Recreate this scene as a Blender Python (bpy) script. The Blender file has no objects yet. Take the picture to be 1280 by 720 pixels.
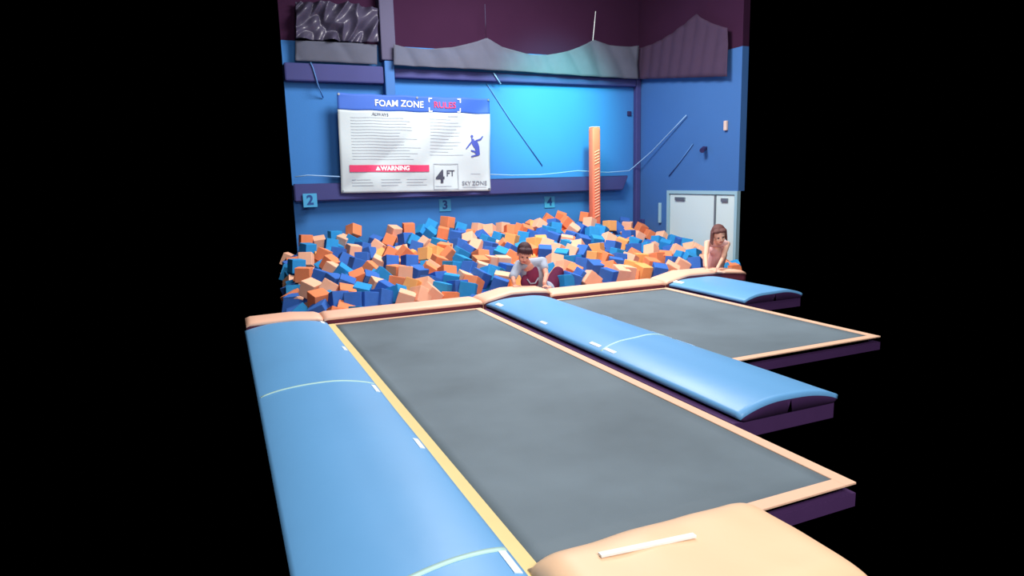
import bpy, bmesh, math, random
from mathutils import Vector, Matrix, Euler, noise
random.seed(7)
S = bpy.context.scene
COL = S.collection
PI = math.pi

# ------------------------------------------------------------------ camera
F = 824.0
H = 1.5
def camdir(px, py): return Vector((px-640.0, 360.0-py, -F))
Yc = camdir(272, 232).normalized()
Xc = camdir(2550, 173); Xc = (Xc - Yc*Xc.dot(Yc)).normalized()
Zc = Xc.cross(Yc)
ROT = Matrix((Xc, Yc, Zc))
EYE = Vector((0, 0, H))
def ray(px, py): return ROT @ camdir(px, py)
def onz(px, py, z=0.0):
    r = ray(px, py); return EYE + r*((z-H)/r.z)
def ony(px, py, y):
    r = ray(px, py); return EYE + r*(y/r.y)
def onx(px, py, x):
    r = ray(px, py); return EYE + r*(x/r.x)
cd = bpy.data.cameras.new('camera'); cam = bpy.data.objects.new('camera', cd); COL.objects.link(cam)
cam.matrix_world = Matrix.Translation(EYE) @ ROT.to_4x4()
cd.sensor_width = 36; cd.lens = 36*F/1280; cd.clip_end = 100
S.camera = cam
S.view_settings.view_transform = 'Standard'; S.view_settings.look = 'None'
S.view_settings.exposure = 0; S.view_settings.gamma = 1; S.view_settings.use_curve_mapping = False
w = bpy.data.worlds.new('world'); S.world = w; w.use_nodes = True
w.node_tree.nodes['Background'].inputs[0].default_value = (0, 0, 0, 1)
w.node_tree.nodes['Background'].inputs[1].default_value = 0

# ------------------------------------------------------------------ materials
def lin(c):
    return tuple(((v/255)/12.92 if v/255 <= .04045 else ((v/255+.055)/1.055)**2.4) for v in c)
def mat(name, rgb, rough=.6, spec=.4, vary=.12, scale=6.0, bump=0.0, bscale=60.0, metal=0.0, alpha=1.0, sheen=0.0):
    m = bpy.data.materials.new(name); m.use_nodes = True
    nt = m.node_tree; b = nt.nodes['Principled BSDF']
    b.inputs['Roughness'].default_value = rough
    b.inputs['Specular IOR Level'].default_value = spec
    b.inputs['Metallic'].default_value = metal
    b.inputs['Alpha'].default_value = alpha
    b.inputs['Sheen Weight'].default_value = sheen
    tc = nt.nodes.new('ShaderNodeTexCoord')
    n = nt.nodes.new('ShaderNodeTexNoise'); n.inputs['Scale'].default_value = scale; n.inputs['Detail'].default_value = 4
    nt.links.new(tc.outputs['Object'], n.inputs['Vector'])
    mx = nt.nodes.new('ShaderNodeMix'); mx.data_type = 'RGBA'
    c = lin(rgb)
    mx.inputs[6].default_value = tuple(max(0, v*(1-vary)) for v in c)+(1,)
    mx.inputs[7].default_value = tuple(min(1, v*(1+vary)) for v in c)+(1,)
    nt.links.new(n.outputs['Fac'], mx.inputs[0]); nt.links.new(mx.outputs[2], b.inputs['Base Color'])
    if bump > 0:
        n2 = nt.nodes.new('ShaderNodeTexNoise'); n2.inputs['Scale'].default_value = bscale
        nt.links.new(tc.outputs['Object'], n2.inputs['Vector'])
        bp = nt.nodes.new('ShaderNodeBump'); bp.inputs['Strength'].default_value = bump; bp.inputs['Distance'].default_value = .01
        nt.links.new(n2.outputs['Fac'], bp.inputs['Height']); nt.links.new(bp.outputs['Normal'], b.inputs['Normal'])
    return m
M = dict(
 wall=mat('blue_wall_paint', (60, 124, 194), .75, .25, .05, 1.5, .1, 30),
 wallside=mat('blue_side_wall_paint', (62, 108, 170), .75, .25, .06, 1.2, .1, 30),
 plum=mat('dark_plum_paint', (56, 29, 55), .9, .1, .15, 1.0),
 beam=mat('navy_padding', (62, 66, 122), .7, .3, .12, 2.0),
 colpad=mat('column_paint', (62, 112, 178), .7, .3, .08, 2.0),
 greycol=mat('grey_column_wrap', (80, 78, 106), .7, .3, .08, 2.0),
 orange=mat('orange_foam', (240, 142, 98), .95, .1, .08, 9, .3, 90),
 peach=mat('pale_orange_foam', (250, 188, 156), .95, .1, .06, 9, .3, 90),
 amber=mat('amber_foam', (250, 176, 108), .95, .1, .08, 9, .3, 90),
 blue=mat('shaded_blue_foam', (62, 110, 192), .95, .1, .12, 9, .3, 90),  # blue foam with the shade of its darker sides in the colour
 teal=mat('lit_blue_foam', (52, 148, 212), .95, .1, .08, 9, .3, 90),  # same blue foam, the cyan of its lit faces put into the colour
 post=mat('orange_post_vinyl', (234, 126, 96), .6, .3, .05, 4),
 rim=mat('peach_vinyl', (250, 196, 168), .5, .4, .03, 2.0, .08, 18),
 nearpad=mat('orange_vinyl', (250, 208, 168), .45, .4, .03, 2.0, .08, 18),
 vinyl=mat('blue_vinyl', (108, 172, 226), .42, .5, .05, 1.6, .12, 9),
 maroon=mat('maroon_rim_front', (128, 62, 80), .6, .3, .05),  # colours the lower front and underside of the rim pads
 dark=mat('dark_frame', (74, 46, 92), .8, .2, .1),
 bed=mat('grey_jumping_fabric', (107, 122, 132), .7, .3, .42, 1.1, .15, 220),  # broad pale blotches paint soft light reflections into the fabric
 tapey=mat('yellow_border_webbing', (238, 214, 148), .6, .3, .05),
 tapep=mat('peach_border_webbing', (240, 196, 166), .6, .3, .05),
 white=mat('white_webbing', (240, 248, 250), .5, .4, .02),
 strap=mat('pale_green_strap', (196, 236, 228), .5, .4, .03),
 stitch=mat('dark_seam', (120, 84, 84), .8, .2, .05),
 banner=mat('banner_cloth', (190, 203, 208), .6, .3, .03, 3),
 bannerblue=mat('banner_header_print', (60, 104, 196), .6, .3, .06, 3),
 red=mat('red_print', (216, 62, 106), .6, .3, .04),
 pale_ink=mat('grey_print', (128, 134, 148), .6, .3, .04),
 ink=mat('dark_print', (66, 70, 88), .6, .3, .04),
 faint=mat('faint_print', (166, 176, 186), .6, .3, .04),
 figure=mat('violet_print', (70, 86, 176), .6, .3, .04),
 teal_sign=mat('teal_sign_board', (74, 164, 212), .6, .3, .05),
 signink=mat('sign_numeral', (34, 74, 140), .6, .3, .05),
 door=mat('white_door_paint', (205, 226, 228), .5, .4, .03, 2),
 doorframe=mat('door_frame_paint', (150, 190, 206), .5, .4, .03, 2),
 metal=mat('brushed_metal', (130, 140, 150), .4, .5, .05, metal=.6),
 net=mat('grey_netting', (94, 98, 116), .8, .2, .12, 5, .3, 60, alpha=.82),
 plastic=mat('grey_plastic_sheet', (70, 66, 88), .34, .5, .25, 3, .2, 10),
 cord=mat('pale_cord', (140, 180, 220), .6, .3, .05),
 cordd=mat('dark_cord', (84, 132, 192), .6, .3, .05),
 camera_body=mat('dark_plastic', (48, 44, 90), .5, .3, .05),
 cream=mat('cream_plastic', (214, 190, 178), .5, .3, .05),
 floor=mat('dark_concrete', (22, 22, 26), .8, .2, .1),
 skin=mat('skin', (226, 160, 138), .6, .35, .06, 12),
 skinp=mat('pale_skin', (240, 190, 165), .6, .35, .06, 12),
 hair=mat('dark_brown_hair', (66, 36, 44), .6, .3, .2, 40, .6, 120),
 hairb=mat('brown_hair', (104, 66, 62), .6, .3, .2, 40, .6, 120),
 tee=mat('grey_tshirt', (168, 178, 196), .9, .1, .08, 14, .4, 20),
 wine=mat('wine_print_cloth', (128, 52, 84), .9, .1, .15, 14, .4, 20),
 shorts=mat('dark_wine_shorts', (88, 34, 62), .9, .1, .15, 14, .4, 20),
 top=mat('pale_pink_top', (232, 186, 182), .9, .1, .06, 14, .4, 20),
 bluecloth=mat('pale_blue_cloth', (170, 190, 220), .9, .1, .06, 14),
 eye=mat('eye_dark', (40, 26, 30), .3, .5, .02),
 lip=mat('lip', (180, 84, 88), .5, .4, .02),
)

# ------------------------------------------------------------------ helpers
def link(name, bm, m, parent=None, smooth=False, mods=()):
    me = bpy.data.meshes.new(name)
    bmesh.ops.recalc_face_normals(bm, faces=bm.faces)
    bm.to_mesh(me); bm.free()
    ms = m if isinstance(m, (list, tuple)) else [m]
    for k in ms: me.materials.append(k)
    if smooth:
        for p in me.polygons: p.use_smooth = True
    o = bpy.data.objects.new(name, me); COL.objects.link(o)
    if parent: o.parent = parent; o.matrix_parent_inverse = Matrix.Translation(-parent.location)
    return o
def empty(name, loc):
    o = bpy.data.objects.new(name, None); o.empty_display_size = .1; COL.objects.link(o); o.location = loc; return o
def tag(o, label=None, cat=None, group=None, kind=None):
    if label: o['label'] = label
    if cat: o['category'] = cat
    if group: o['group'] = group
    if kind: o['kind'] = kind
    return o
def box(bm, x0, x1, y0, y1, z0, z1, mi=0):
    v = [bm.verts.new((x, y, z)) for z in (z0, z1) for y in (y0, y1) for x in (x0, x1)]
    for f in ((0, 1, 3, 2), (4, 6, 7, 5), (0, 4, 5, 1), (2, 3, 7, 6), (0, 2, 6, 4), (1, 5, 7, 3)):
        bm.faces.new([v[i] for i in f]).material_index = mi
    return v
def bbox(x0, x1, y0, y1, z0, z1, bev=.01, seg=2):
    bm = bmesh.new(); box(bm, x0, x1, y0, y1, z0, z1)
    bmesh.ops.recalc_face_normals(bm, faces=bm.faces)
    if bev: bmesh.ops.bevel(bm, geom=bm.edges[:], offset=bev, segments=seg, affect='EDGES', profile=.5)
    return bm
def struct(name, bm, m): return tag(link(name, bm, m), kind='structure')
def tube(bm, pts, r, n=8, r1=None):
    pts = [Vector(p) for p in pts]; rings = []
    for i, p in enumerate(pts):
        t = (pts[min(i+1, len(pts)-1)] - pts[max(i-1, 0)]).normalized()
        a = t.cross(Vector((0, 0, 1)));
        if a.length < .01: a = t.cross(Vector((1, 0, 0)))
        a.normalize(); b = t.cross(a)
        rr = r if r1 is None else r + (r1-r)*i/(len(pts)-1)
        rings.append([bm.verts.new(p + (a*math.cos(k*2*PI/n)+b*math.sin(k*2*PI/n))*rr) for k in range(n)])
    for i in range(len(rings)-1):
        for k in range(n):
            bm.faces.new((rings[i][k], rings[i][(k+1) % n], rings[i+1][(k+1) % n], rings[i+1][k]))
    bm.faces.new(rings[0]); bm.faces.new(rings[-1])
def slab_from_grid(bm, top, th, axis):
    """closed sheet: grid of points 'top' and a copy shifted by th*axis"""
    n, m = len(top), len(top[0]); ax = Vector(axis)*th
    A = [[bm.verts.new(p) for p in r] for r in top]; B = [[bm.verts.new(p+ax) for p in r] for r in top]
    for i in range(n-1):
        for j in range(m-1):
            bm.faces.new((A[i][j], A[i][j+1], A[i+1][j+1], A[i+1][j]))
            bm.faces.new((B[i][j], B[i+1][j], B[i+1][j+1], B[i][j+1]))
    for i in range(n-1):
        bm.faces.new((A[i][0], A[i+1][0], B[i+1][0], B[i][0])); bm.faces.new((A[i][-1], B[i][-1], B[i+1][-1], A[i+1][-1]))
    for j in range(m-1):
        bm.faces.new((A[0][j], B[0][j], B[0][j+1], A[0][j+1])); bm.faces.new((A[-1][j], A[-1][j+1], B[-1][j+1], B[-1][j]))
def interp(x, pts):
    if x <= pts[0][0]: return pts[0][1]
    for (a, b), (c, d) in zip(pts, pts[1:]):
        if x <= c: return b + (d-b)*(x-a)/(c-a)
    return pts[-1][1]
def prism(bm, poly, y0, y1):
    a = [bm.verts.new((x, y0, z)) for x, z in poly]; b = [bm.verts.new((x, y1, z)) for x, z in poly]
    bm.faces.new(a); bm.faces.new(b[::-1])
    for i in range(len(a)):
        j = (i+1) % len(a); bm.faces.new((a[i], b[i], b[j], a[j]))

# ------------------------------------------------------------------ setting
XL0 = .15; WY = 13.0; WX = 8.92; WL = 1.27
FZ = -1.1
struct('wall_back', bbox(WL, WX+.15, WY, WY+.15, FZ, 4.05, 0), M['wall'])
struct('wall_back', bbox(WL, WX+.15, WY, WY+.15, 4.05, 5.9, 0), M['plum'])
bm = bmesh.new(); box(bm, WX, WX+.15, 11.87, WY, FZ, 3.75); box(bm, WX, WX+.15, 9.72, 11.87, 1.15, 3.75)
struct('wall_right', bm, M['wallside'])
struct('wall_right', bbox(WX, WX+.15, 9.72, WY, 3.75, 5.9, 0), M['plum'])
struct('trim_1', bbox(WX-.13, WX, WY-.13, WY, FZ, 3.7, .02), M['beam'])
struct('floor', bbox(.55, WX+.15, 7.54, WY, FZ-.05, FZ, 0), M['floor'])
for fx0, fx1, fy0, fy1 in ((.45, 2.78, 2.45, 7.42), (2.78, 5.0, 4.4, 7.42)):      # raised deck and the pedestal that carries it
    bm = bmesh.new(); box(bm, fx0, fx1, fy0, fy1, -.24, -.12); box(bm, fx0+.5, fx1-.6, fy0+1.2, fy1-.1, FZ-.05, -.24)
    struct('floor', bm, M['floor'])
struct('wall_front', bbox(.55, 6.75, 7.42, 7.54, FZ-.05, -.11, 0), M['dark'])

# double door in the right wall
dz1 = 1.10
bm = bmesh.new()
box(bm, WX-.02, WX+.06, 11.80, 11.87, FZ, dz1+.05); box(bm, WX-.02, WX+.06, 9.79, 11.80, dz1-.02, dz1+.05)
box(bm, WX-.02, WX+.06, 9.72, 9.79, FZ, dz1+.05)
df = struct('door_1', bm, M['doorframe'])
for y0, y1 in ((10.36, 11.78), (9.80, 10.32)):
    lf = struct('door_2', bbox(WX+.005, WX+.05, y0, y1, FZ+.01, dz1-.03, .006), M['door'])
    bb = bbox(WX-.03, WX+.004, (y1-.52 if y0 > 10.3 else y0+.18), (y1-.2 if y0 > 10.3 else y0+.36), dz1-.16, dz1-.09, .006)
    link('door_closer', bb, M['metal'], lf)
    if y0 > 10.3: link('push_bar', bbox(WX-.05, WX+.004, y0+.15, y1-.15, -.16, -.10, .01), M['metal'], lf)
struct('trim_2', bbox(WX-.02, WX+.03, 10.325, 10.355, FZ, dz1-.03, .004), M['metal'])

# beams and column on the back wall
def wallz(px, py, y=WY): return ony(px, py, y).z
tag(link('padded_beam', bbox(WL, 3.06, WY-.2, WY-.001, wallz(430, 105), wallz(430, 83), .03), M['beam'], smooth=False),
    'dark indigo padded beam high on the wall, left of the column', 'beam')
tag(link('padded_beam', bbox(3.27, WX-.15, WY-.16, WY-.001, wallz(640, 104), wallz(640, 93), .03), M['beam']),
    'long dark indigo beam under the grey net, right of the column', 'beam')
zb0, zb1 = wallz(640, 242.5, WY-.25), wallz(640, 223, WY-.25)
bm = bmesh.new(); xr = ony(786, 235, WY-.25).x
prism(bm, [(WL, zb0), (xr-.15, zb0), (xr, zb1), (WL, zb1)], WY-.25, WY-.001)
bmesh.ops.recalc_face_normals(bm, faces=bm.faces); bmesh.ops.bevel(bm, geom=bm.edges[:], offset=.02, segments=2, affect='EDGES')
tag(link('padded_beam', bm, M['beam']), 'long low dark indigo padded beam running behind the banner and the post', 'beam')
ct = empty('wall_column', (3.0, WY-.2, FZ))
link('shaft', bbox(3.07, 3.26, WY-.24, WY-.001, 1.9, wallz(480, 78), .02), M['colpad'], ct)
link('wrap', bbox(3.02, 3.30, WY-.27, WY-.001, wallz(480, 78), 5.6, .02), M['greycol'], ct)
tag(ct, 'vertical column behind the banner, blue below and grey above', 'column')

# plastic sheets on the upper left
def sheet(name, topl, botl, y, m, label, cat, amp, seed, nx=50, nz=20, folds=5.0, group=None, noisy=.0):
    """cloth hung between a top and a bottom line, both lists of pixel points measured on the photo, at depth y"""
    x0, x1 = topl[0][0], topl[-1][0]; g = []
    for j in range(nz+1):
        row = []
        for i in range(nx+1):
            px = x0 + (x1-x0)*i/nx; v = j/nz
            py = interp(px, topl)*(1-v) + interp(px, botl)*v
            p = ony(px, py, y)
            d = amp*(math.sin(folds*p.x+3*p.z+seed) + .6*noise.noise(Vector((p.x*2.2+p.z*1.6, p.z*.8, seed)))*2)
            if noisy: d += .09*(1-abs(noise.noise(Vector((p.x*noisy-p.z*2.4, p.z*1.3+p.x*.6, seed*3))))*4)
            row.append(p + Vector((0, -abs(d)-.01, 0)))
        g.append(row)
    bm = bmesh.new(); slab_from_grid(bm, g, .008, (0, 1, 0))
    return tag(link(name, bm, m, smooth=True), label, cat, group)
sheet('plastic_sheet', [(369, 3), (400, 4), (440, 6), (470, 12)], [(369, 50), (420, 52), (450, 54), (471, 55)], WY-.10, M['plastic'],
      'crumpled dark grey plastic sheet at the top left with pale creases', 'sheet', .12, 1.3, 80, 40, 2.2, noisy=3.2)
sheet('plastic_sheet', [(369, 51), (420, 53), (471, 56)], [(369, 76), (420, 78), (473, 81)], WY-.16, M['net'],
      'smooth grey sheet strip below the crumpled sheet, above the left beam', 'sheet', .03, 4.1, 40, 10, 4)
# grey net with a scalloped top
def cat_(a, b, sag, n=8):
    return [(a[0]+(b[0]-a[0])*i/n, a[1]+(b[1]-a[1])*i/n + sag*4*(i/n)*(1-i/n)) for i in range(n+1)]
topl = cat_((491, 56), (607, 48), 9, 12) + cat_((607, 48), (741, 50), 20, 14)[1:] + cat_((741, 50), (872, 17), 22, 14)[1:] + [(890, 22), (905, 26)]
netbot = [(491, 82), (640, 89), (741, 96), (796, 99)]
sheet('safety_net', [p for p in topl if p[0] < 799], netbot, WY-.30, M['net'],
      'sagging grey safety net hung in scallops along the back wall', 'net', .05, 2.2, 110, 14, 6)
# its return along the right wall
g = []
tl = [(797, 61), (808, 58), (820, 53.5), (832, 47), (843, 40), (852, 33), (860, 27), (866, 22), (871, 17), (876, 21), (884, 26), (896, 31), (910, 35)]
for j in range(13):
    row = []
    for i in range(61):
        px = 797+(910-797)*i/60; v = j/12
        py = interp(px, tl)*(1-v)+(99-(px-797)*.03)*v
        p = onx(px, py, WX-.12); row.append(p+Vector((-abs(.03*math.sin(p.y*9+p.z*2)), 0, 0)))
    g.append(row)
bm = bmesh.new(); slab_from_grid(bm, g, .008, (1, 0, 0))
M['net2'] = mat('plum_grey_netting', (76, 60, 84), .85, .15, .12, 5, .3, 60, alpha=.82)
tag(link('safety_net', bm, M['net2'], smooth=True), 'plum-grey safety net rising to a peak above the white doors', 'net')
# hanging cords
def cord(pts, r, m, label, cat='cord'):
    bm = bmesh.new(); tube(bm, pts, r, 6)
    return tag(link('cord', bm, m, smooth=True), label, cat)
cord([ony(741, 51, WY-.32), ony(742.5, 36, WY-.32), ony(744.5, 14, WY-.32)], .009, M['white'], 'short white cord lifting the net peak near the orange post')
cord([ony(607, 49, WY-.32), ony(607, 30, WY-.32), ony(606, 5, WY-.32)], .006, M['greycol'], 'faint grey cord lifting the net peak above the banner')
rp = [(369, 221), (385, 219), (427, 221)]
cord([ony(x, y, WY-.3) for x, y in rp], .012, M['cord'], 'pale rope resting on the low beam left of the banner', 'rope')
rp = [(613, 218), (640, 219), (675, 218.5), (700, 216), (722, 213.5), (760, 215.5), (786, 213.5)]
pts = [ony(x, y, WY-.3) for x, y in rp]
pts += [onx(792, 209, WX-.2), onx(815, 189, WX-.1), onx(840, 163, WX-.06), onx(858, 144, WX-.04)]
cord(pts, .012, M['cord'], 'pale rope running from the banner past the post up the right wall', 'rope')
cord([ony(608, 104, WY-.02), ony(640, 153, WY-.02), ony(678, 207, WY-.02)], .009, M['cordd'], 'thin dark cable slanting down the wall right of the banner', 'cable')
cord([onx(866, 180, WX-.02), onx(850, 202, WX-.02), onx(836, 220, WX-.02)], .011, M['cordd'], 'dark cable slanting down the right wall above the doors', 'cable')
cord([ony(617, 91, WY-.2), ony(626, 105, WY-.2)], .012, M['cord'], 'tiny pale strap end above the banner right corner', 'strap')
cord([ony(388, 78, WY-.22), ony(391, 84, WY-.22), ony(398, 108, WY-.22), ony(404, 122, WY-.03)], .012, M['cordd'], 'short dark cable hanging from the left beam', 'cable')
# small fittings on the right wall
p = onx(883, 187, WX)
t = empty('wall_camera', (p.x, p.y, p.z)); tag(t, 'small dark wall camera above the white doors', 'camera')
link('bracket', bbox(p.x-.06, p.x-.001, p.y-.03, p.y+.03, p.z+.0, p.z+.06, .008), M['camera_body'], t)
bm = bmesh.new(); tube(bm, [(p.x-.06, p.y, p.z+.02), (p.x-.16, p.y-.06, p.z-.02)], .05, 12); link('body', bm, M['camera_body'], t)
p = onx(909, 157, WX)
tag(link('wall_box', bbox(WX-.05, WX-.001, p.y-.03, p.y+.05, p.z-.09, p.z+.09, .01), M['cream']), 'small cream box high on the right wall at the picture edge', 'box')
p = onx(826, 266, WX)
tag(link('wall_guard', bbox(WX-.05, WX-.001, p.y-.035, p.y+.035, p.z-.22, p.z+.22, .01), M['doorframe']), 'narrow pale upright guard strip left of the white doors', 'guard')
p = onx(803, 278, WX)
tag(link('wall_box', bbox(WX-.06, WX-.001, p.y-.1, p.y+.1, p.z-.08, p.z+.08, .01), M['beam']), 'small mauve box low in the wall corner behind the cubes', 'box')
p = ony(786, 142, WY)
tag(link('wall_socket', bbox(p.x-.05, p.x+.05, WY-.04, WY-.001, p.z-.05, p.z+.05, .01), M['camera_body']), 'tiny dark fitting on the back wall near the corner', 'fitting')

# ------------------------------------------------------------------ writing
def text_bm(s, size, bold=0.0):
    cu = bpy.data.curves.new('t', 'FONT'); cu.body = s; cu.size = size; cu.extrude = .002; cu.offset = bold; cu.resolution_u = 3
    cu.align_x = 'CENTER'; cu.align_y = 'CENTER'
    o = bpy.data.objects.new('t', cu); COL.objects.link(o)
    dg = bpy.context.evaluated_depsgraph_get(); me = bpy.data.meshes.new_from_object(o.evaluated_get(dg))
    bm = bmesh.new(); bm.from_mesh(me); bpy.data.objects.remove(o); bpy.data.meshes.remove(me); bpy.data.curves.remove(cu)
    return bm
# rules banner
BY = WY-.34
cTL, cTR, cBR, cBL = [ony(*q, BY) for q in ((421, 115.5), (612.5, 123), (613.5, 238.5), (427, 241.5))]
def bpt(u, v):      # u 0..1 left-right, v 0..1 bottom-top
    a = cBL.lerp(cBR, u); b = cTL.lerp(cTR, u); p = a.lerp(b, v)
    cr = .022*math.sin(9*(u*1.6+v)+.5)*(1-v)*.8 + .018*math.sin(16*(u-.5*v)) + .02*noise.noise(Vector((u*5, v*4, 1))) + .05*(1-abs(noise.noise(Vector((u*3.2-v*2.2, v*.9+u*.5, 7))))*3)*(1-.6*v)
    sag = -.012*math.sin(u*PI*5)**2*v
    return p + Vector((0, cr*.8, sag))
bw, bh = (cTR-cTL).length, (cTL-cBL).length
root = empty('rules_banner', (cBL.x, BY, cBL.z)); tag(root, 'large white rules banner with blue header hung on the back wall', 'banner')
def bgrid(u0, u1, v0, v1, n, m, off, th):
    return [[bpt(u0+(u1-u0)*i/n, v0+(v1-v0)*j/m)+Vector((0, off, 0)) for i in range(n+1)] for j in range(m+1)]
bm = bmesh.new(); slab_from_grid(bm, bgrid(0, 1, 0, .835, 60, 34, 0, 0), .006, (0, 1, 0)); link('sheet', bm, M['banner'], root, True)
bm = bmesh.new(); slab_from_grid(bm, bgrid(0, 1, .835, 1, 60, 8, 0, 0), .006, (0, 1, 0)); link('header', bm, M['bannerblue'], root, True)
def wrap(bm, u, v, name, m):
    for vt in bm.verts:
        uu = u + vt.co.x/bw; vv = v + vt.co.y/bh; d = vt.co.z
        vt.co = bpt(uu, vv) + Vector((0, -.011-d, 0))
    return link(name, bm, m, root)
wrap(text_bm('FOAM ZONE', .165, .0025), .385, .912, 'lettering', M['white'])
wrap(text_bm('RULES', .16, .003), .683, .912, 'lettering', M['red'])
def flat(polys, u, v, name, m):
    bm = bmesh.new()
    for poly in polys:
        a = [bm.verts.new((x, y, .002)) for x, y in poly]; b = [bm.verts.new((x, y, -.002)) for x, y in poly]
        bm.faces.new(a); bm.faces.new(b[::-1])
        for i in range(len(a)): j = (i+1) % len(a); bm.faces.new((a[i], b[i], b[j], a[j]))
    return wrap(bm, u, v, name, m)
def rect(x0, y0, x1, y1): return [(x0, y0), (x1, y0), (x1, y1), (x0, y1)]
def strip(x0, y0, x1, y1, n=14): return [rect(x0+(x1-x0)*i/n, y0, x0+(x1-x0)*(i+1)/n, y1) for i in range(n)]
for sgn in (-1, 1):
    for q in (-1, 1):
        x = sgn*.32; flat([rect(min(x, x-sgn*.02), min(q*.13, q*.05), max(x, x-sgn*.02), max(q*.13, q*.05)),
                          rect(min(x, x-sgn*.07), min(q*.13, q*.11), max(x, x-sgn*.07), max(q*.13, q*.11))], .683, .912, 'bracket', M['white'])
wrap(text_bm('ALWAYS', .08, .001), .26, .80, 'lettering', M['pale_ink'])
# faint unreadable lines of small print
rs = random.Random(3)
def text_line(u0, u1, v, h):
    bm = bmesh.new(); slab_from_grid(bm, bgrid(u0, u1, v-h/2, v+h/2, 24, 1, -.005, 0), .004, (0, 1, 0))
    link('text_line', bm, M['faint'], root)
for k in range(15): text_line(.075, .075+rs.uniform(.30, .44), .765-.03*k, .006)
for k in range(12): text_line(.58, .58+rs.uniform(.12, .24), .765-.034*k, .006)
for k in range(3):
    for u0 in (.07, .25, .42): text_line(u0, u0+rs.uniform(.09, .14), .135-.03*k, .008)
text_line(.61, .72, .057, .010); text_line(.80, .97, .044, .014); text_line(.86, .93, .189, .008)
text_line(.70, .77, .80, .012)
flat([rect(0, 0, .01, .5), rect(.50, 0, .51, .5), rect(0, .49, .51, .5), rect(0, 0, .51, .01)], .60, .025, 'border_line', M['faint'])
flat(strip(.055*bw, .215*bh, .57*bw, .285*bh, 30), 0, 0, 'warning_bar', M['red'])
def over(o, d):
    for vt in o.data.vertices: vt.co.y -= d
over(wrap(text_bm('WARNING', .115, .004), .345, .25, 'lettering', M['white']), .004)
over(flat([[(-.045, -.035), (.045, -.035), (0, .045)]], .235, .25, 'warning_sign', M['white']), .004)
wrap(text_bm('4', .34, .010), .645, .155, 'lettering', M['ink'])
wrap(text_bm('FT', .16, .002), .715, .195, 'lettering', M['ink'])
wrap(text_bm('SKY ZONE', .115, .001), .885, .085, 'lettering', M['pale_ink'])
# leaping figure silhouette
fx = lambda pts: [((x-960)/990*bw, (405-y)/640*bh) for x, y in pts]
flat([fx([(912, 335), (920, 328), (929, 333), (930, 343), (922, 350), (914, 346)]),
      fx([(915, 352), (932, 356), (938, 372), (918, 378)]),
      fx([(918, 368), (950, 366), (962, 382), (972, 410), (975, 440), (952, 442), (935, 415), (920, 395)]),
      fx([(920, 366), (924, 378), (882, 428), (877, 424), (905, 385)]),
      fx([(945, 364), (950, 374), (985, 362), (1000, 338), (994, 335), (980, 352)]),
      fx([(952, 440), (975, 438), (978, 462), (966, 470), (918, 482), (914, 474), (950, 462), (940, 450), (912, 440), (913, 432), (935, 436)])],
     .905, .66-.17, 'printed_figure', M['figure'])
for u, v in ((0.01, .985), (.99, .985), (.01, .02), (.99, .02), (.5, .985)):
    p = bpt(u, v); bm = bmesh.new(); tube(bm, [p+Vector((0, -.012, 0)), p+Vector((0, .012, 0))], .022, 10); link('grommet', bm, M['metal'], root)

# lane number signs
for num, q, y in (('2', (387.5, 250.5), WY-.27), ('3', (556, 256.5), WY), ('4', (686.5, 252.5), WY)):
    p = ony(*q, y)
    t = empty('lane_sign', (p.x, y-.02, p.z-.12))
    where = {'2': 'left of the banner', '3': 'under the banner', '4': 'left of the orange post'}[num]
    tag(t, 'small light blue square sign with number %s on the wall %s' % (num, where), 'sign', 'number signs on the back wall')
    s = .125
    link('board', bbox(p.x-s, p.x+s, y-.02, y-.001, p.z-s, p.z+s, .004), M['teal_sign'], t)
    bm = text_bm(num, .24, .008)
    for vt in bm.verts: vt.co = Vector((p.x+vt.co.x, y-.023-vt.co.z, p.z+vt.co.y))
    link('numeral', bm, M['signink'], t)

# ------------------------------------------------------------------ orange padded post
PY = 12.35
pt = ony(743, 160, PY); hw = .095
post_x = pt.x
t = empty('padded_post', (pt.x, PY, FZ)); tag(t, 'tall orange padded post standing in the foam pit', 'post')
bm = bbox(pt.x-hw, pt.x+hw, PY-hw, PY+hw, FZ, pt.z, .03, 3); link('padding', bm, M['post'], t, True)
link('cap', bbox(pt.x-hw+.01, pt.x+hw-.01, PY-hw+.01, PY+hw-.01, pt.z, pt.z+.025, .01), M['peach'], t)
z = .62
while z < 2.0:
    if not (1.62 < z < 1.72):
        bm = bmesh.new(); tube(bm, [(pt.x-.06, PY-hw-.004, z), (pt.x+.055, PY-hw-.004, z+.05)], .012, 6); link('lace', bm, M['peach'], t)
    z += .062

# ------------------------------------------------------------------ deck: trampolines and pads
def trampoline(x0, x1, y0, y1, label):
    t = empty('trampoline', (x0, y0, -.1)); tag(t, label, 'trampoline')
    bm = bmesh.new(); g = []
    for j in range(31):
        row = []
        for i in range(21):
            u, v = i/20, j/30
            row.append(Vector((x0+.07+(x1-x0-.14)*u, y0+.07+(y1-y0-.14)*v, -.035*(16*u*(1-u)*v*(1-v))**.5)))
        g.append(row)
    slab_from_grid(bm, g, -.006, (0, 0, 1)); link('jumping_bed', bm, M['bed'], t, True)
    for nm, a in (('left', (x0, x0+.075, y0, y1, M['tapey'])), ('right', (x1-.075, x1, y0, y1, M['tapep'])),
                  ('far', (x0+.075, x1-.075, y1-.04, y1, M['tapep'])), ('near', (x0+.075, x1-.075, y0, y0+.075, M['tapep']))):
        link('border_webbing', bbox(a[0], a[1], a[2], a[3], -.006, .006, .002, 1), a[4], t)
    bm = bmesh.new()
    for a in ((x0, x0+.05, y0, y1), (x1-.05, x1, y0, y1), (x0+.05, x1-.05, y0, y0+.05), (x0+.05, x1-.05, y1-.05, y1)):
        box(bm, a[0], a[1], a[2], a[3], -.119, -.05)
    link('frame', bm, M['dark'], t)
XL = .12
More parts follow.
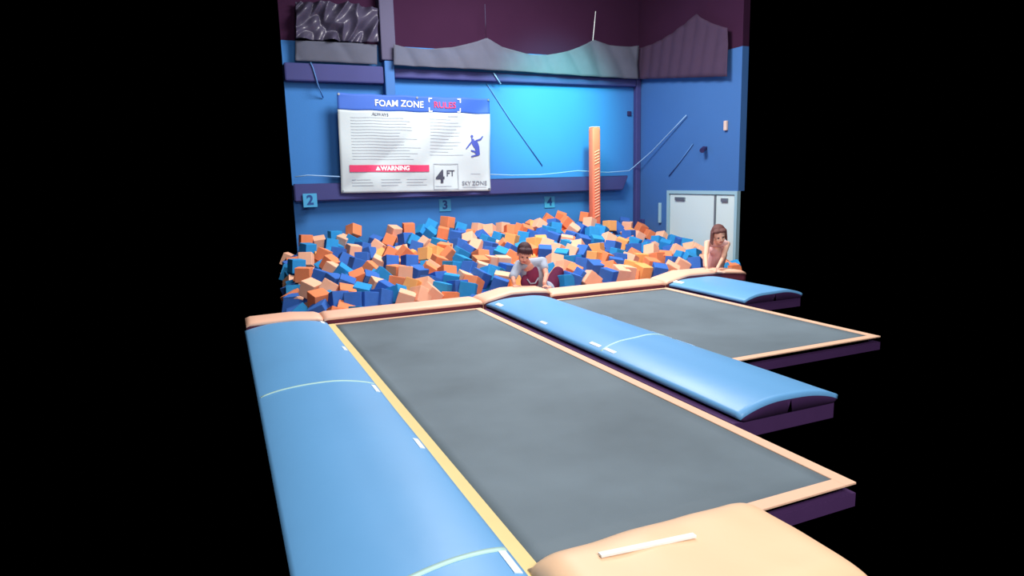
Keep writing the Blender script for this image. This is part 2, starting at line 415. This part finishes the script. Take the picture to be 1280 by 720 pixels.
X1, X2, X3, X4, X5, X6 = .935, 2.70, 2.80, 3.62, 5.36, 5.44
trampoline(.94, X2, 2.08, 7.12, 'large grey trampoline bed in the foreground between the two blue pads')
trampoline(X4, X5, 3.98, 7.12, 'smaller grey trampoline bed beyond the middle blue pad, at right')

def pad_height(u, wid, slope, z0, z1):
    e = min(u, wid-u)
    s = min(1, max(0, e/slope)); s = (1-(1-s)**2)**.85
    return z0+(z1-z0)*s
def side_pad(x0, x1, y0, y1, label, slope, z0, z1, straps, tabs):
    slope = slope*1.5
    t = empty('safety_pad', (x0, y0, 0)); tag(t, label, 'pad', 'blue side pads')
    nx, ny = 40, 90; g = []; wid = x1-x0
    hf = lambda x, y: pad_height(x-x0, wid, slope, z0, z1)*(1 - .55*max(0, 1-(y1-y)/.22)**2) + .006*noise.noise(Vector((x*3, y*1.1, x0)))
    for j in range(ny+1):
        row = []
        for i in range(nx+1):
            x = x0+wid*i/nx; y = y0+(y1-y0)*j/ny
            # rounded far corners
            row.append(Vector((x, y, hf(x, y))))
        g.append(row)
    bm = bmesh.new()
    A = [[bm.verts.new(p) for p in r] for r in g]
    for j in range(ny):
        for i in range(nx): bm.faces.new((A[j][i], A[j][i+1], A[j+1][i+1], A[j+1][i]))
    ring = [A[0][i] for i in range(nx+1)] + [A[j][nx] for j in range(1, ny+1)] + [A[ny][i] for i in range(nx-1, -1, -1)] + [A[j][0] for j in range(ny-1, 0, -1)]
    cx, cy = (x0+x1)/2, (y0+y1)/2
    mid = [bm.verts.new((v.co.x, v.co.y, v.co.z-.03)) for v in ring]
    low = [bm.verts.new((v.co.x+(.03 if v.co.x < cx else -.03), v.co.y, -.004)) for v in ring]
    n = len(ring)
    for i in range(n):
        k = (i+1) % n
        bm.faces.new((ring[i], mid[i], mid[k], ring[k])); f = bm.faces.new((mid[i], low[i], low[k], mid[k])); f.material_index = 1  # undercut side coloured dark purple for the shade under the pad
    bm.faces.new(low)
    link('cover', bm, [M['vinyl'], M['dark']], t, True)
    link('dark_fill', bbox(x0-.05 if x0 > 1 else x0+.02, x1-.015, y0+.01, y1-.12, -.118, -.006, .005), M['dark'], t)  # purple fill added under the pad; its edge tints the shadow gap
    for (xa, ya, xb, yb, wd) in straps:
        bm = bmesh.new(); rows = []
        for k in range(25):
            f = k/24; x = xa+(xb-xa)*f; y = ya+(yb-ya)*f
            z = hf(min(max(x, x0), x1), y)
            rows.append([Vector((x, y-wd/2, z+.004)), Vector((x, y+wd/2, z+.004))])
        slab_from_grid(bm, rows, -.012, (0, 0, 1)); link('strap', bm, M['strap'], t, True)
    for (x, y, lx, ly) in tabs:
        z = hf(x, y); bm = bmesh.new(); rows = []
        for a in (-1, 0, 1):
            rows.append([Vector((x+b*lx/2, y+a*ly/2, hf(min(max(x+b*lx/2, x0), x1), y)+.004)) for b in (-1, 0, 1)])
        slab_from_grid(bm, rows, -.010, (0, 0, 1)); link('fastening_tab', bm, M['white'], t)
    return t
tz = .05
def at(px, py, z=tz): p = onz(px, py, z); return p.x, p.y
tabs1 = [(.90, at(418, 437)[1], .03, .14), (.90, at(457, 487)[1], .03, .17), (.90, at(509, 557)[1], .03, .15), (.895, at(619, 707)[1], .035, .17), (.88, 7.0, .04, .10)]
side_pad(XL, .93, 1.5, 7.2, 'blue padded strip along the left edge of the foreground trampoline', .25, .035, .10,
         [(XL+.02, at(369, 487, .1)[1]+.1, .92, at(455, 480, .05)[1], .02), (XL+.02, at(440, 722, .1)[1]-.20, .92, at(613, 689, .05)[1], .028)], tabs1)
tabs2 = [(2.83, at(618, 384)[1], .04, .16), (2.84, at(674, 407)[1], .03, .13), (2.84, at(737, 435)[1], .03, .16), (2.84, at(756, 443)[1], .03, .15),
         (3.58, at(746, 398)[1], .03, .16), (3.58, at(815, 421)[1]+.0, .03, .26), (3.58, at(845, 431)[1], .03, .22)]
side_pad(X3-.02, X4-.02, 2.95, 7.2, 'blue padded strip between the two grey trampoline beds', .22, .045, .11,
         [(X3, at(744, 441)[1], X4-.04, at(819, 423)[1], .022)], tabs2)
side_pad(X6-.02, 6.32, 5.75, 7.25, 'short blue pad at the far right beside the leaning person', .22, .045, .11, [], [(5.5, 7.05, .05, .18)])

# rim pads along the pit
def rim_pad(x0, x1, prof, label):
    t = empty('rim_pad', (x0, 7.2, 0)); tag(t, label, 'pad', 'peach rim pads along the pit')
    y0, y1 = 7.14, 7.56
    n = max(8, int((x1-x0)/.05)); bm = bmesh.new(); rings = []
    sec = [(y0+.02, -.10), (y0+.012, -.02), (y0+.012, .042), (y0, .050), (y0+.02, .075), (y0+.07, .088), (y1-.10, .088), (y1-.03, .078), (y1, .05), (y1, -.10)]
    for i in range(n+1):
        x = x0+(x1-x0)*i/n; dz = interp(x, prof)
        e = min(x-x0, x1-x); q = -.016*max(0, 1-e/.025)
        rings.append([bm.verts.new((x, y, z+(dz if k not in (0, 9) else 0)+(q if 2 < k < 8 else 0))) for k, (y, z) in enumerate(sec)])
    for i in range(n):
        for k in range(len(sec)-1):
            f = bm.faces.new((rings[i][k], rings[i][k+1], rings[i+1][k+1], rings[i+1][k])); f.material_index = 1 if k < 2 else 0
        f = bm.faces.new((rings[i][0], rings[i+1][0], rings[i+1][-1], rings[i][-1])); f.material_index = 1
    bm.faces.new(rings[0]); bm.faces.new(rings[-1][::-1])
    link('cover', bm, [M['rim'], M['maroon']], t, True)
rim_pad(XL+.02, .905, [(0, .02), (.6, .03), (.9, .0)], 'peach rim pad at the far left behind the left blue pad')
rim_pad(.915, 2.74, [(0, 0)], 'long peach rim pad behind the foreground trampoline')
rim_pad(2.75, 3.63, [(2.75, 0), (3.12, .075), (3.4, .07), (3.62, .05)], 'humped peach rim pad under the climbing person, behind the middle blue pad')
rim_pad(3.64, 5.36, [(3.6, .0), (5.36, 0)], 'peach rim pad behind the smaller trampoline, right of the climbing person')
rim_pad(5.37, 6.75, [(5.37, 0), (5.75, .08), (6.3, .075), (6.8, .03)], 'humped peach rim pad under the leaning person')

# near orange pad
t = empty('end_pad', (1.0, 1.4, 0)); tag(t, 'pale orange end pad across the near end of the foreground trampoline', 'pad')
g = []
nx, ny = 50, 24
x0, x1, y0, y1 = .96, 2.05, 1.45, 2.12
nh = lambda u, v: (.012+.085*(1-(1-min(1, min(u, 1-u)/.12))**2)**.5*(1-(1-min(1, min(v, 1-v)/.22))**2)**.5)
for j in range(ny+1):
    g.append([Vector((x0+(x1-x0)*i/nx, y0+(y1-y0)*j/ny+.02*math.sin(PI*i/nx)*(j/ny), nh(i/nx, j/ny)+.006*noise.noise(Vector((i*.12, j*.12, 5))))) for i in range(nx+1)])
bm = bmesh.new(); slab_from_grid(bm, g, -.01, (0, 0, 1)); link('cover', bm, M['nearpad'], t, True)
pa, pb = onz(748, 698, .085), onz(866, 673, .085)
rows = [[pa.lerp(pb, k/10)+Vector((0, d, 0)) for d in (-.022, .002)] for k in range(11)]
for r in rows:
    for p in r: p.z = nh((p.x-x0)/(x1-x0), min(1, (p.y-y0)/(y1-y0)))+.012
bm = bmesh.new(); slab_from_grid(bm, rows, -.01, (0, 0, 1)); link('fastening_tab', bm, M['white'], t)

# ------------------------------------------------------------------ foam cubes
A = .215
def cube_mesh(name, m, seed):
    bm = bmesh.new(); bmesh.ops.create_cube(bm, size=A)
    bmesh.ops.bevel(bm, geom=bm.edges[:], offset=.010, segments=2, affect='EDGES', profile=.6)
    me = bpy.data.meshes.new(name); bm.to_mesh(me); bm.free(); me.materials.append(m)
    return me
CM = {k: cube_mesh('foam_cube', M[n], 1) for k, n in dict(o='orange', p='peach', y='amber', b='blue', t='teal').items()}
CN = dict(o='orange', p='pale orange', y='amber', b='shaded blue', t='lit blue')
topz = [(1.2, .36), (2.2, .40), (2.5, .30), (3.2, .42), (4.4, .50), (5.2, .44), (6.2, .56), (7.2, .56), (7.9, .48), (8.4, .34), (8.9, .12)]
def heap(x, y):
    f = max(0, min(1, (y-7.6)/4.95))
    return -.05 + (interp(x*12.6/max(y, 1) if y < 12.6 else x, topz)+.05)*f
def on_heap(px, py, off=0):
    r = ray(px, py); s0 = None
    for k in range(1200):
        s = 7.6+5.3*k/1199
        p = EYE + r*(s/r.y)
        if p.z <= heap(p.x, p.y)+off: return p
    p = EYE + r*(12.75/r.y); return p
hand = '''381 302 o 5;397 304 p -6;417 297 t 2;414 309 t 12;385 314 t 4;383 327 p 0;440 290 o 20;430 304 p 80;441 305 t 25;442 316 p 10;406 322 o 20;413 332 o 35;423 320 b 10;431 329 b 30
453 313 b 15;446 334 b 20;371 335 t 5;380 346 o 3;389 364 p -5;399 378 o -5;401 350 b 20;415 341 p 30;428 344 t 40;432 359 b 25;418 356 b 10;411 365 p 30;433 371 o 15;449 351 o -20;423 379 b 5;452 369 t 15;442 380 b 0
490 291 p 5;487 303 o 25;472 311 p 35;465 303 b 20;508 287 o 0;507 301 b 5;525 291 t 40;517 304 t 30;520 312 b 20;532 308 p 40;533 321 y 20;488 320 o 30;507 320 o 40;461 320 b 10;453 326 b 0
472 332 p 30;463 340 o 40;488 331 b 10;512 330 b 8;477 348 t 45;462 353 b 20;495 343 o 3;509 345 p 5;522 345 b 4;497 358 o 10;517 363 y 30;531 362 p 30;472 362 p 20;481 366 b 30;496 372 t 15;460 379 b 10;477 376 b 20;507 378 p 20;525 374 p 30;539 339 p 35
556 279 o 10;554 293 o 12;538 294 t 40;535 284 t 30;571 298 b 10;575 288 t 20;555 314 o 10;541 320 y 20;563 321 o 40;575 321 t 30;585 316 b 30;587 302 p 40;596 311 p 40;601 324 o 10;598 288 p 15;612 290 p 20;601 299 b 45;612 312 b 10;609 304 t 20;548 308 t 10;573 309 b 20
577 331 t 15;588 340 b 30;600 332 o 5;603 340 p 20;616 331 p 10;611 347 t 30;600 350 b 20;536 342 o 35;548 331 o 20;565 338 t 10;547 353 b 4;559 345 o 10;564 355 t 10;581 353 p 25;591 359 o 30;553 366 t 10;572 363 b 5;585 366 t 10;538 371 p 40;536 359 b 20
623 286 p 10;638 290 o 5;652 289 o 15;658 291 o 20;681 276 o 35;674 284 p 35;624 300 t 15;640 302 y 10;654 299 t 10;665 297 b 20;677 296 b 30;685 292 t 15;692 283 b 20;630 311 o 40;614 320 b 5;626 321 t 20;639 316 b 30;668 307 y 10;683 309 p 20;692 300 b 20;681 318 b 5;641 325 o 30
624 331 p 5;634 341 b 10;618 345 t 20;627 353 p 10;624 360 b 20;693 330 p 15
696 273 o 20;694 287 t 10;708 280 o 40;728 273 o 10;737 281 p 20;716 290 p 35;727 289 b 20;740 293 t 10;752 292 t 20;762 284 y 5;715 299 b 10;728 304 b 15;708 304 p 10;710 310 t 5;698 316 p 25;722 312 p 35;715 318 p 20;729 319 b 45;746 314 y 5;746 305 t 10;760 302 p 30;766 311 b 15;777 307 y 20;702 323 t 5;775 280 b 10
716 330 t 5;727 334 b 10;744 325 y 10;757 326 o 20;744 338 b 5;716 344 o 25;706 338 p 20;705 356 t 5;712 354 b 20;727 350 b 30;738 353 p 40;760 348 b 5;762 340 o 30;775 345 p 10;769 333 b 10;772 321 t 15
784 285 p 5;796 287 o 20;786 296 b 5;797 298 p 30;812 285 p 25;812 296 o 30;793 306 t 5;792 314 b 5;773 328 b 10;787 328 p 20;801 327 y 5;821 326 o 2;831 325 o 5;831 309 t 15;841 303 t 20;851 306 b 10;822 304 t 20;814 316 p 30;809 313 t 20;846 316 p 30;852 325 t 25;842 331 b 10;852 335 p 30;827 299 p 40
780 344 p 10;803 342 y 5;824 342 b 10;790 337 y 10;862 327 t 25;869 333 b 20;862 313 p 20;871 316 p 30;867 322 t 20;858 307 t 10;814 334 o 10;838 340 p 30;884 330 p 20;877 320 p 25'''
cubes = []
for it in hand.replace('\n', ';').split(';'):
    a = it.split(); cubes.append((float(a[0]), float(a[1]), a[2], float(a[3])))
rc = random.Random(11)
placed = []
kx = {}
def add_cube(p, c, e):
    o = bpy.data.objects.new('foam_cube', CM[c]); COL.objects.link(o)
    o.location = p; o.rotation_euler = e; o['category'] = 'foam cube'; o['group'] = 'foam cubes in the pit'
    placed.append((o, c, p)); return o
for (px, py, c, rt) in cubes:
    p = on_heap(px, py); p.z += .03
    p.y = min(max(p.y, 7.71), WY-.42)
    # keep boxes from sitting in one another: push down/back a little when too close to an earlier one
    for _ in range(4):
        for (_, _, q) in placed:
            d = p-q
            if d.length < A*.72:
                p = q + d.normalized()*A*.74
                p.y = min(max(p.y, 7.71), WY-.42)
    add_cube(p, c, Euler((math.radians(rc.uniform(-22, 22)), math.radians(rt if rt < 50 else rt-60), math.radians(rc.uniform(-45, 45)))))
# fill the gaps between the traced cubes up to 300 individuals
KEEP = [(pt.to_3d(), .25)] if False else [(Vector((post_x, PY, 0)), .27), (ony(668, 350, 7.85), .27), (ony(690, 345, 8.1), .26), (ony(893, 340, 7.95), .36)]
cand = []
for k in range(6000):
    y = rc.uniform(7.7, WY-.3); x = rc.uniform(max(.78, y*.092), min(WX-.18, y*.86))
    z = heap(x, y)-.07
    cand.append(Vector((x, y, z)))
for p in cand:
    if len(placed) >= 300: break
    if any((p.xy-q.xy).length < rr for q, rr in KEEP): continue
    if all((p-q).length > A*.86 for (_, _, q) in placed):
        c = rc.choice('oopybbtt')
        add_cube(p, c, Euler([rc.uniform(-.6, .6) for _ in range(3)]))
print('CUBES', len(cubes), len(placed))
# the deep layer under them, beyond counting
bm = bmesh.new(); keys = 'opybt'
for lay, dz in ((0, -.225), (1, -.42)):
    y = 7.78
    while y < WY-.40:
        x = max(.78, y*.088)
        while x < min(WX-.22, y*.92):
            R_ = Euler([rc.uniform(-.6, .6) for _ in range(3)]).to_matrix().to_4x4()
            pp = Vector((x+rc.uniform(-.04, .04), min(max(y+rc.uniform(-.04, .04), 7.77), WY-.45), heap(x, y)+dz+rc.uniform(-.03, .03)))
            x += A*1.02
            if any((pp.xy-q.xy).length < rr for q, rr in KEEP): continue
            r = bmesh.ops.create_cube(bm, size=A, matrix=Matrix.Translation(pp) @ R_)
            mi = rc.choice((0, 0, 1, 2, 3, 3, 4, 4))
            for f in {f for v in r['verts'] for f in v.link_faces}: f.material_index = mi
        y += A*1.0
o = link('foam_cube_fill', bm, [M[n] for n in ('orange', 'peach', 'amber', 'blue', 'teal')])
tag(o, 'deeper orange and blue foam cubes showing between the upper ones', 'foam cubes', kind='stuff')

# labels: row from the rim, patch of the pit, order within it
ORD = 'first second third fourth fifth sixth seventh eighth ninth tenth eleventh twelfth thirteenth fourteenth fifteenth sixteenth'.split()
def pix(p):
    c = ROT.transposed() @ (p-EYE); return 640+F*c.x/-c.z, 360-F*c.y/-c.z
zones = [(425, 'left of the banner'), (520, "below the banner's left half"), (615, "below the banner's right half"),
         (640, 'just left of the climber'), (700, 'beside the climber'), (735, 'just left of the post'), (790, 'near the orange post'), (835, 'near the wall corner'), (990, 'before the white doors')]
rows_ = sorted(placed, key=lambda t: t[2].y)
nper = 30; groups = {}
for i, (o, c, p) in enumerate(rows_):
    r = i//nper; px, py = pix(p); zn = next(n for lim, n in zones if px < lim)
    groups.setdefault((c, r, zn), []).append((px, o))
rown = ['front', 'second', 'third', 'fourth', 'fifth', 'sixth', 'seventh', 'third-last', 'second-last', 'back']
for (c, r, zn), lst in groups.items():
    lst.sort(key=lambda t: t[0])
    for k, (px, o) in enumerate(lst):
        tail = '' if len(lst) == 1 else (', leftmost' if k == 0 else (', rightmost' if k == len(lst)-1 else ', %s from left' % ORD[k]))
        o['label'] = '%s foam cube %s, %s pit row%s' % (CN[c], zn, rown[min(r, 9)], tail)
def special(px, py, text):
    o = min(placed, key=lambda t: (pix(t[2])[0]-px)**2+(pix(t[2])[1]-py)**2)[0]; o['label'] = text
special(440, 290, 'lone orange foam cube tilted highest in the left part of the pit')
special(556, 279, 'orange foam cube at the very top of the stack below the banner')
special(399, 378, 'orange foam cube lying on the rim edge at the far left')

# ------------------------------------------------------------------ people
def cap(bm, p0, r0, p1, r1, n=14):
    p0, p1 = Vector(p0), Vector(p1); ax = (p1-p0); L = ax.length; ax.normalize()
    a = ax.cross(Vector((0, 0, 1)));
    if a.length < .05: a = ax.cross(Vector((0, 1, 0)))
    a.normalize(); b = ax.cross(a); rings = []
    def ring(c, r): rings.append([bm.verts.new(c+(a*math.cos(2*PI*k/n)+b*math.sin(2*PI*k/n))*r) for k in range(n)])
    for t in (-80, -55, -28, 0): ring(p0+ax*r0*math.sin(math.radians(t)), r0*math.cos(math.radians(t)))
    for t in (0, 28, 55, 80): ring(p1+ax*r1*math.sin(math.radians(t)), r1*math.cos(math.radians(t)))
    for i in range(len(rings)-1):
        for k in range(n): bm.faces.new((rings[i][k], rings[i][(k+1) % n], rings[i+1][(k+1) % n], rings[i+1][k]))
    bm.faces.new(rings[0][::-1]); bm.faces.new(rings[-1])
def ell(bm, c, r, R=None):
    R = R or Matrix.Identity(3)
    m = Matrix.Translation(c) @ R.to_4x4() @ Matrix.Diagonal((r[0], r[1], r[2], 1))
    bmesh.ops.create_uvsphere(bm, u_segments=20, v_segments=14, radius=1, matrix=m)
def fleshed(name, bm, m, parent, voxel=.006, it=3):
    o = link(name, bm, m, parent, True)
    md = o.modifiers.new('remesh', 'REMESH'); md.mode = 'VOXEL'; md.voxel_size = voxel; md.use_smooth_shade = True
    s = o.modifiers.new('smooth', 'SMOOTH'); s.iterations = it; s.factor = .5
    return o
def hand_(bm, wrist, fwd, side, up, sc=1.0):
    """palm and five bent fingers resting on a surface; fwd = finger direction, side = thumb side"""
    fwd, side, up = fwd.normalized(), side.normalized(), up.normalized()
    L = .075*sc
    for k in range(4):
        o = side*(.024-.016*k)*sc
        cap(bm, wrist+o*.6, .012*sc, wrist+fwd*L*.75+o, .0095*sc, 10)
        ln = (.052, .058, .053, .042)[k]*sc
        a = wrist+fwd*L*.8+o; b = a+fwd*ln*.5+up*.006*sc+side*(.004-.003*k)*sc; c = b+fwd*ln*.45-up*.012*sc
        cap(bm, a, .0078*sc, b, .0072*sc, 8); cap(bm, b, .0072*sc, c, .0058*sc, 8)
    a = wrist+fwd*L*.25+side*.026*sc; b = a+(fwd*.6+side*.9).normalized()*.034*sc; c = b+(fwd*.9+side*.3).normalized()*.026*sc
    cap(bm, a, .011*sc, b, .0088*sc, 8); cap(bm, b, .0088*sc, c, .007*sc, 8)
def head_(bm, c, R, s):
    f = lambda x, y, z: c + R @ Vector((x*s, y*s, z*s))
    ell(bm, f(0, .008, .025), (.074*s, .090*s, .088*s), R)           # skull   (face looks to -y)
    ell(bm, f(0, -.022, -.028), (.056*s, .064*s, .072*s), R)         # face
    ell(bm, f(0, -.040, -.078), (.030*s, .030*s, .024*s), R)         # chin
    cap(bm, f(0, -.080, .010), .008*s, f(0, -.098, -.022), .012*s, 10)   # nose
    for q in (-1, 1):
        ell(bm, f(q*.074, .0, -.008), (.010*s, .018*s, .026*s), R)   # ears
        ell(bm, f(q*.028, -.070, .026), (.022*s, .012*s, .008*s), R) # brow
        ell(bm, f(q*.034, -.062, -.026), (.020*s, .018*s, .018*s), R)
    return f
def face_bits(root, f, R, s):
    for q in (-1, 1):
        bm = bmesh.new(); ell(bm, f(q*.028, -.079, .006), (.012*s, .006*s, .007*s), R); link('eye', bm, M['eye'], root, True)
    bm = bmesh.new(); ell(bm, f(0, -.084, -.052), (.022*s, .007*s, .006*s), R); link('mouth', bm, M['lip'], root, True)
def P(px, py, y): return ony(px, py, y)

# --- person climbing out of the pit: hands on the rim, looking down
b_l = onz(643, 357, .165); b_r = onz(681, 357.5, .155)      # palms on the humped rim
root = empty('person', (P(668, 350, 7.85).x, 7.85, -.3))
tag(root, 'person in grey t-shirt climbing from the foam pit, both hands on rim', 'person')
Sh_l = P(649, 331, 7.78); Sh_r = P(678, 327, 7.82); neck = P(662, 328, 7.74); head = P(655, 317.5, 7.64)
El_l = P(641, 346, 7.62); El_r = P(683, 344, 7.64)
chest = P(665, 340, 7.86); belly = P(670, 358, 7.92); pelvis = P(682, 360, 8.02); pelvis.z -= .06
R_h = Euler((math.radians(28), math.radians(8), math.radians(-14))).to_matrix()
s = 1.14
bm = bmesh.new()
f = head_(bm, head, R_h, s)
cap(bm, head+Vector((.01, .05, -.06)), .045, neck+Vector((0, .05, -.02)), .05)
cap(bm, Sh_l, .05, Sh_r, .05); cap(bm, neck+Vector((0, .06, -.05)), .085, chest, .105)
cap(bm, chest+Vector((-.05, 0, 0)), .10, belly+Vector((-.05, 0, 0)), .095); cap(bm, chest+Vector((.05, 0, 0)), .10, belly+Vector((.05, 0, 0)), .095)
cap(bm, belly, .11, pelvis, .12)
kn = P(699, 338, 8.22); ft = P(706, 362, 8.42); ft.z -= .1
kn2 = pelvis+Vector((-.05, .25, -.30)); ft2 = kn2+Vector((0, .2, -.32))
cap(bm, pelvis+Vector((.06, 0, 0)), .085, kn, .062); cap(bm, kn, .056, ft, .038)
cap(bm, pelvis+Vector((-.07, 0, 0)), .085, kn2, .06); cap(bm, kn2, .056, ft2, .038)
cap(bm, ft, .035, ft+Vector((.02, -.14, -.04)), .026); cap(bm, ft2, .035, ft2+Vector((0, -.14, -.04)), .026)
for sh, el, wr, q in ((Sh_l, El_l, b_l, 1), (Sh_r, El_r, b_r, -1)):
    cap(bm, sh, .046, el, .035); cap(bm, el, .034, wr+Vector((0, .01, .035)), .024)
    cap(bm, wr+Vector((0, .01, .035)), .024, wr+Vector((0, -.005, .005)), .022)
    hand_(bm, wr, Vector((-.15*q, -1, -.02)), Vector((q, -.1, 0)), Vector((0, 0, 1)), 1.0)
fleshed('body', bm, M['skin'], root, .0055, 2)
face_bits(root, f, R_h, s)
bm = bmesh.new()
ell(bm, f(0, .022, .048), (.084*s, .094*s, .084*s), R_h); ell(bm, f(0, .06, .0), (.074*s, .052*s, .07*s), R_h)
ell(bm, f(-.03, -.055, .078), (.05*s, .034*s, .03*s), R_h); ell(bm, f(.03, -.05, .08), (.05*s, .034*s, .03*s), R_h)
for k in range(14):
    a = k/13*PI*1.1-.2
    cap(bm, f(.07*math.cos(a), -.03, .07+.02*math.sin(a)), .013*s, f(.084*math.cos(a), -.07+.02*math.sin(3*a), .045), .006*s, 8)
fleshed('hair', bm, M['hair'], root, .006, 2)
bm = bmesh.new()
cap(bm, Sh_l, .066, Sh_r, .066); cap(bm, neck+Vector((0, .065, -.045)), .085, chest, .125)
cap(bm, chest+Vector((-.05, 0, 0)), .122, belly+Vector((-.05, 0, 0)), .12); cap(bm, chest+Vector((.05, 0, 0)), .122, belly+Vector((.05, 0, 0)), .12)
cap(bm, Sh_l, .064, Sh_l.lerp(El_l, .95), .056); cap(bm, Sh_r, .064, Sh_r.lerp(El_r, .45), .058)
cap(bm, belly, .12, pelvis+Vector((0, -.02, .03)), .13)
fleshed('shirt', bm, M['tee'], root, .008, 3)
bm = bmesh.new()
fr = chest+Vector((.0, -.10, .0))
ell(bm, chest+Vector((-.035, -.085, -.02)), (.095, .062, .13)); ell(bm, P(662, 352, 7.80), (.13, .07, .12))
fleshed('shirt_front', bm, M['wine'], root, .008, 3)
bm = bmesh.new(); pts = [f_ for f_ in (P(659, 349, 7.715), P(663, 354.5, 7.705), P(669, 354, 7.71), P(673, 347, 7.73))]
tube(bm, pts, .009, 8); link('pendant', bm, M['tee'], root, True)
bm = bmesh.new()
cap(bm, pelvis+Vector((.04, 0, .0)), .13, kn.lerp(pelvis, .1), .088); cap(bm, pelvis+Vector((-.07, 0, 0)), .11, kn2.lerp(pelvis, .3), .085)
fleshed('shorts', bm, M['shorts'], root, .008, 3)

# --- person at the right leaning on the rim
root = empty('person', (P(895, 340, 7.8).x, 7.8, -.3))
tag(root, 'person in pale pink top leaning forward on both arms at the right edge', 'person')
w_l = onz(884, 337, .165)
Sh_l = P(884, 304, 7.68); Sh_r = P(909, 305, 7.62)
neck = P(898, 307, 7.66); head = P(899, 294, 7.52)
El_l = P(882, 321, 7.56)
chest = P(898, 317, 7.76); belly = P(894, 333, 7.86); pelvis = P(887, 342, 8.02); pelvis.z -= .05
R_h = Euler((math.radians(24), math.radians(-10), math.radians(-30))).to_matrix(); s = 1.2
bm = bmesh.new(); f = head_(bm, head, R_h, s)
cap(bm, head+Vector((.0, .05, -.06)), .042, neck+Vector((0, .05, -.04)), .045)
cap(bm, Sh_l, .045, Sh_r, .045); cap(bm, neck+Vector((0, .06, -.06)), .08, chest, .10); cap(bm, chest, .115, belly, .10); cap(bm, belly, .11, pelvis, .12)
w_m = onz(898, 339, .165)
for sh, el, wr, q in ((Sh_l, El_l, w_l, 1), (Sh_r, P(904, 322, 7.5), w_m, -1)):
    cap(bm, sh, .043, el, .033); cap(bm, el, .032, wr+Vector((0, .02, .04)), .023); cap(bm, wr+Vector((0, .02, .04)), .023, wr, .021)
    hand_(bm, wr, Vector((-.1*q, -1, -.02)), Vector((q, -.1, 0)), Vector((0, 0, 1)), 1.0)
kn2 = pelvis+Vector((-.10, .2, -.30)); kn3 = pelvis+Vector((.12, .2, -.30))
for kk in (kn2, kn3):
    cap(bm, pelvis, .085, kk, .058); cap(bm, kk, .054, kk+Vector((0, .3, -.2)), .036); cap(bm, kk+Vector((0, .3, -.2)), .034, kk+Vector((0, .32, -.3)), .025)
fleshed('body', bm, M['skinp'], root, .0055, 2)
face_bits(root, f, R_h, s)
bm = bmesh.new()
ell(bm, f(0, .026, .046), (.082*s, .094*s, .082*s), R_h); ell(bm, f(0, .07, -.01), (.066*s, .05*s, .08*s), R_h)
ell(bm, f(-.03, -.045, .082), (.05*s, .036*s, .024*s), R_h); ell(bm, f(.034, -.045, .080), (.05*s, .036*s, .026*s), R_h)
for q, ln in ((-1, .16), (1, .13)):
    for k in range(5):
        a = f(q*(.076), -.02+.016*k, .05); cap(bm, a, .014*s, a+Vector((q*.012, -.015+.006*k, -ln)), .008*s, 8)
cap(bm, f(0, .10, .02), .035*s, f(0, .16, -.05), .02*s); 
fleshed('hair', bm, M['hairb'], root, .006, 2)
bm = bmesh.new(); cap(bm, Sh_l.lerp(Sh_r, .12), .055, Sh_r.lerp(Sh_l, .12), .055); cap(bm, neck+Vector((0, .07, -.07)), .09, chest, .118)
cap(bm, chest, .13, belly, .125); cap(bm, belly, .125, pelvis+Vector((0, -.02, .02)), .135)
fleshed('tank_top', bm, M['top'], root, .008, 3)
bm = bmesh.new(); cap(bm, pelvis, .13, pelvis+Vector((0, .05, -.06)), .135)
for kk in (kn2, kn3): cap(bm, pelvis, .1, pelvis.lerp(kk, .6), .085)
fleshed('shorts', bm, M['bluecloth'], root, .008, 3)

# ------------------------------------------------------------------ lights
def area(name, loc, target, size, power, color, sy=None):
    d = bpy.data.lights.new(name, 'AREA'); d.energy = power; d.color = color; d.size = size
    if sy: d.shape = 'RECTANGLE'; d.size_y = sy
    o = bpy.data.objects.new(name, d); COL.objects.link(o); o.location = loc
    o.rotation_euler = (Vector(target)-Vector(loc)).to_track_quat('-Z', 'Y').to_euler(); return o
area('offscreen_lamp', (1.4, 3.6, 5.4), (1.5, 4.2, 0), 2.2, 120, (1, .99, .97), 3.0)
area('offscreen_lamp', (4.6, 9.2, 5.6), (4.6, 10.2, 0), 2.5, 590, (1, .97, .95), 2.0)
area('offscreen_lamp', (5.6, 5.0, 5.6), (5.2, 6.8, 0), 2.0, 140, (1, .97, .95), 2.0)
area('offscreen_lamp', (1.5, -2.0, 4.2), (5.0, 9.5, .0), 3.0, 380, (1, .97, .97), 2.0)  # soft fill lamp added behind the camera to brighten facing sides
sp = bpy.data.lights.new('wall_spot', 'SPOT'); sp.energy = 1350; sp.spot_size = math.radians(60); sp.spot_blend = 1; sp.color = (.18, 1, .75); sp.shadow_soft_size = .3
o = bpy.data.objects.new('wall_spot', sp); COL.objects.link(o); o.location = (6.4, 9.8, 4.4)
o.rotation_euler = (Vector((6.7, 13, 2.9))-o.location).to_track_quat('-Z', 'Y').to_euler()
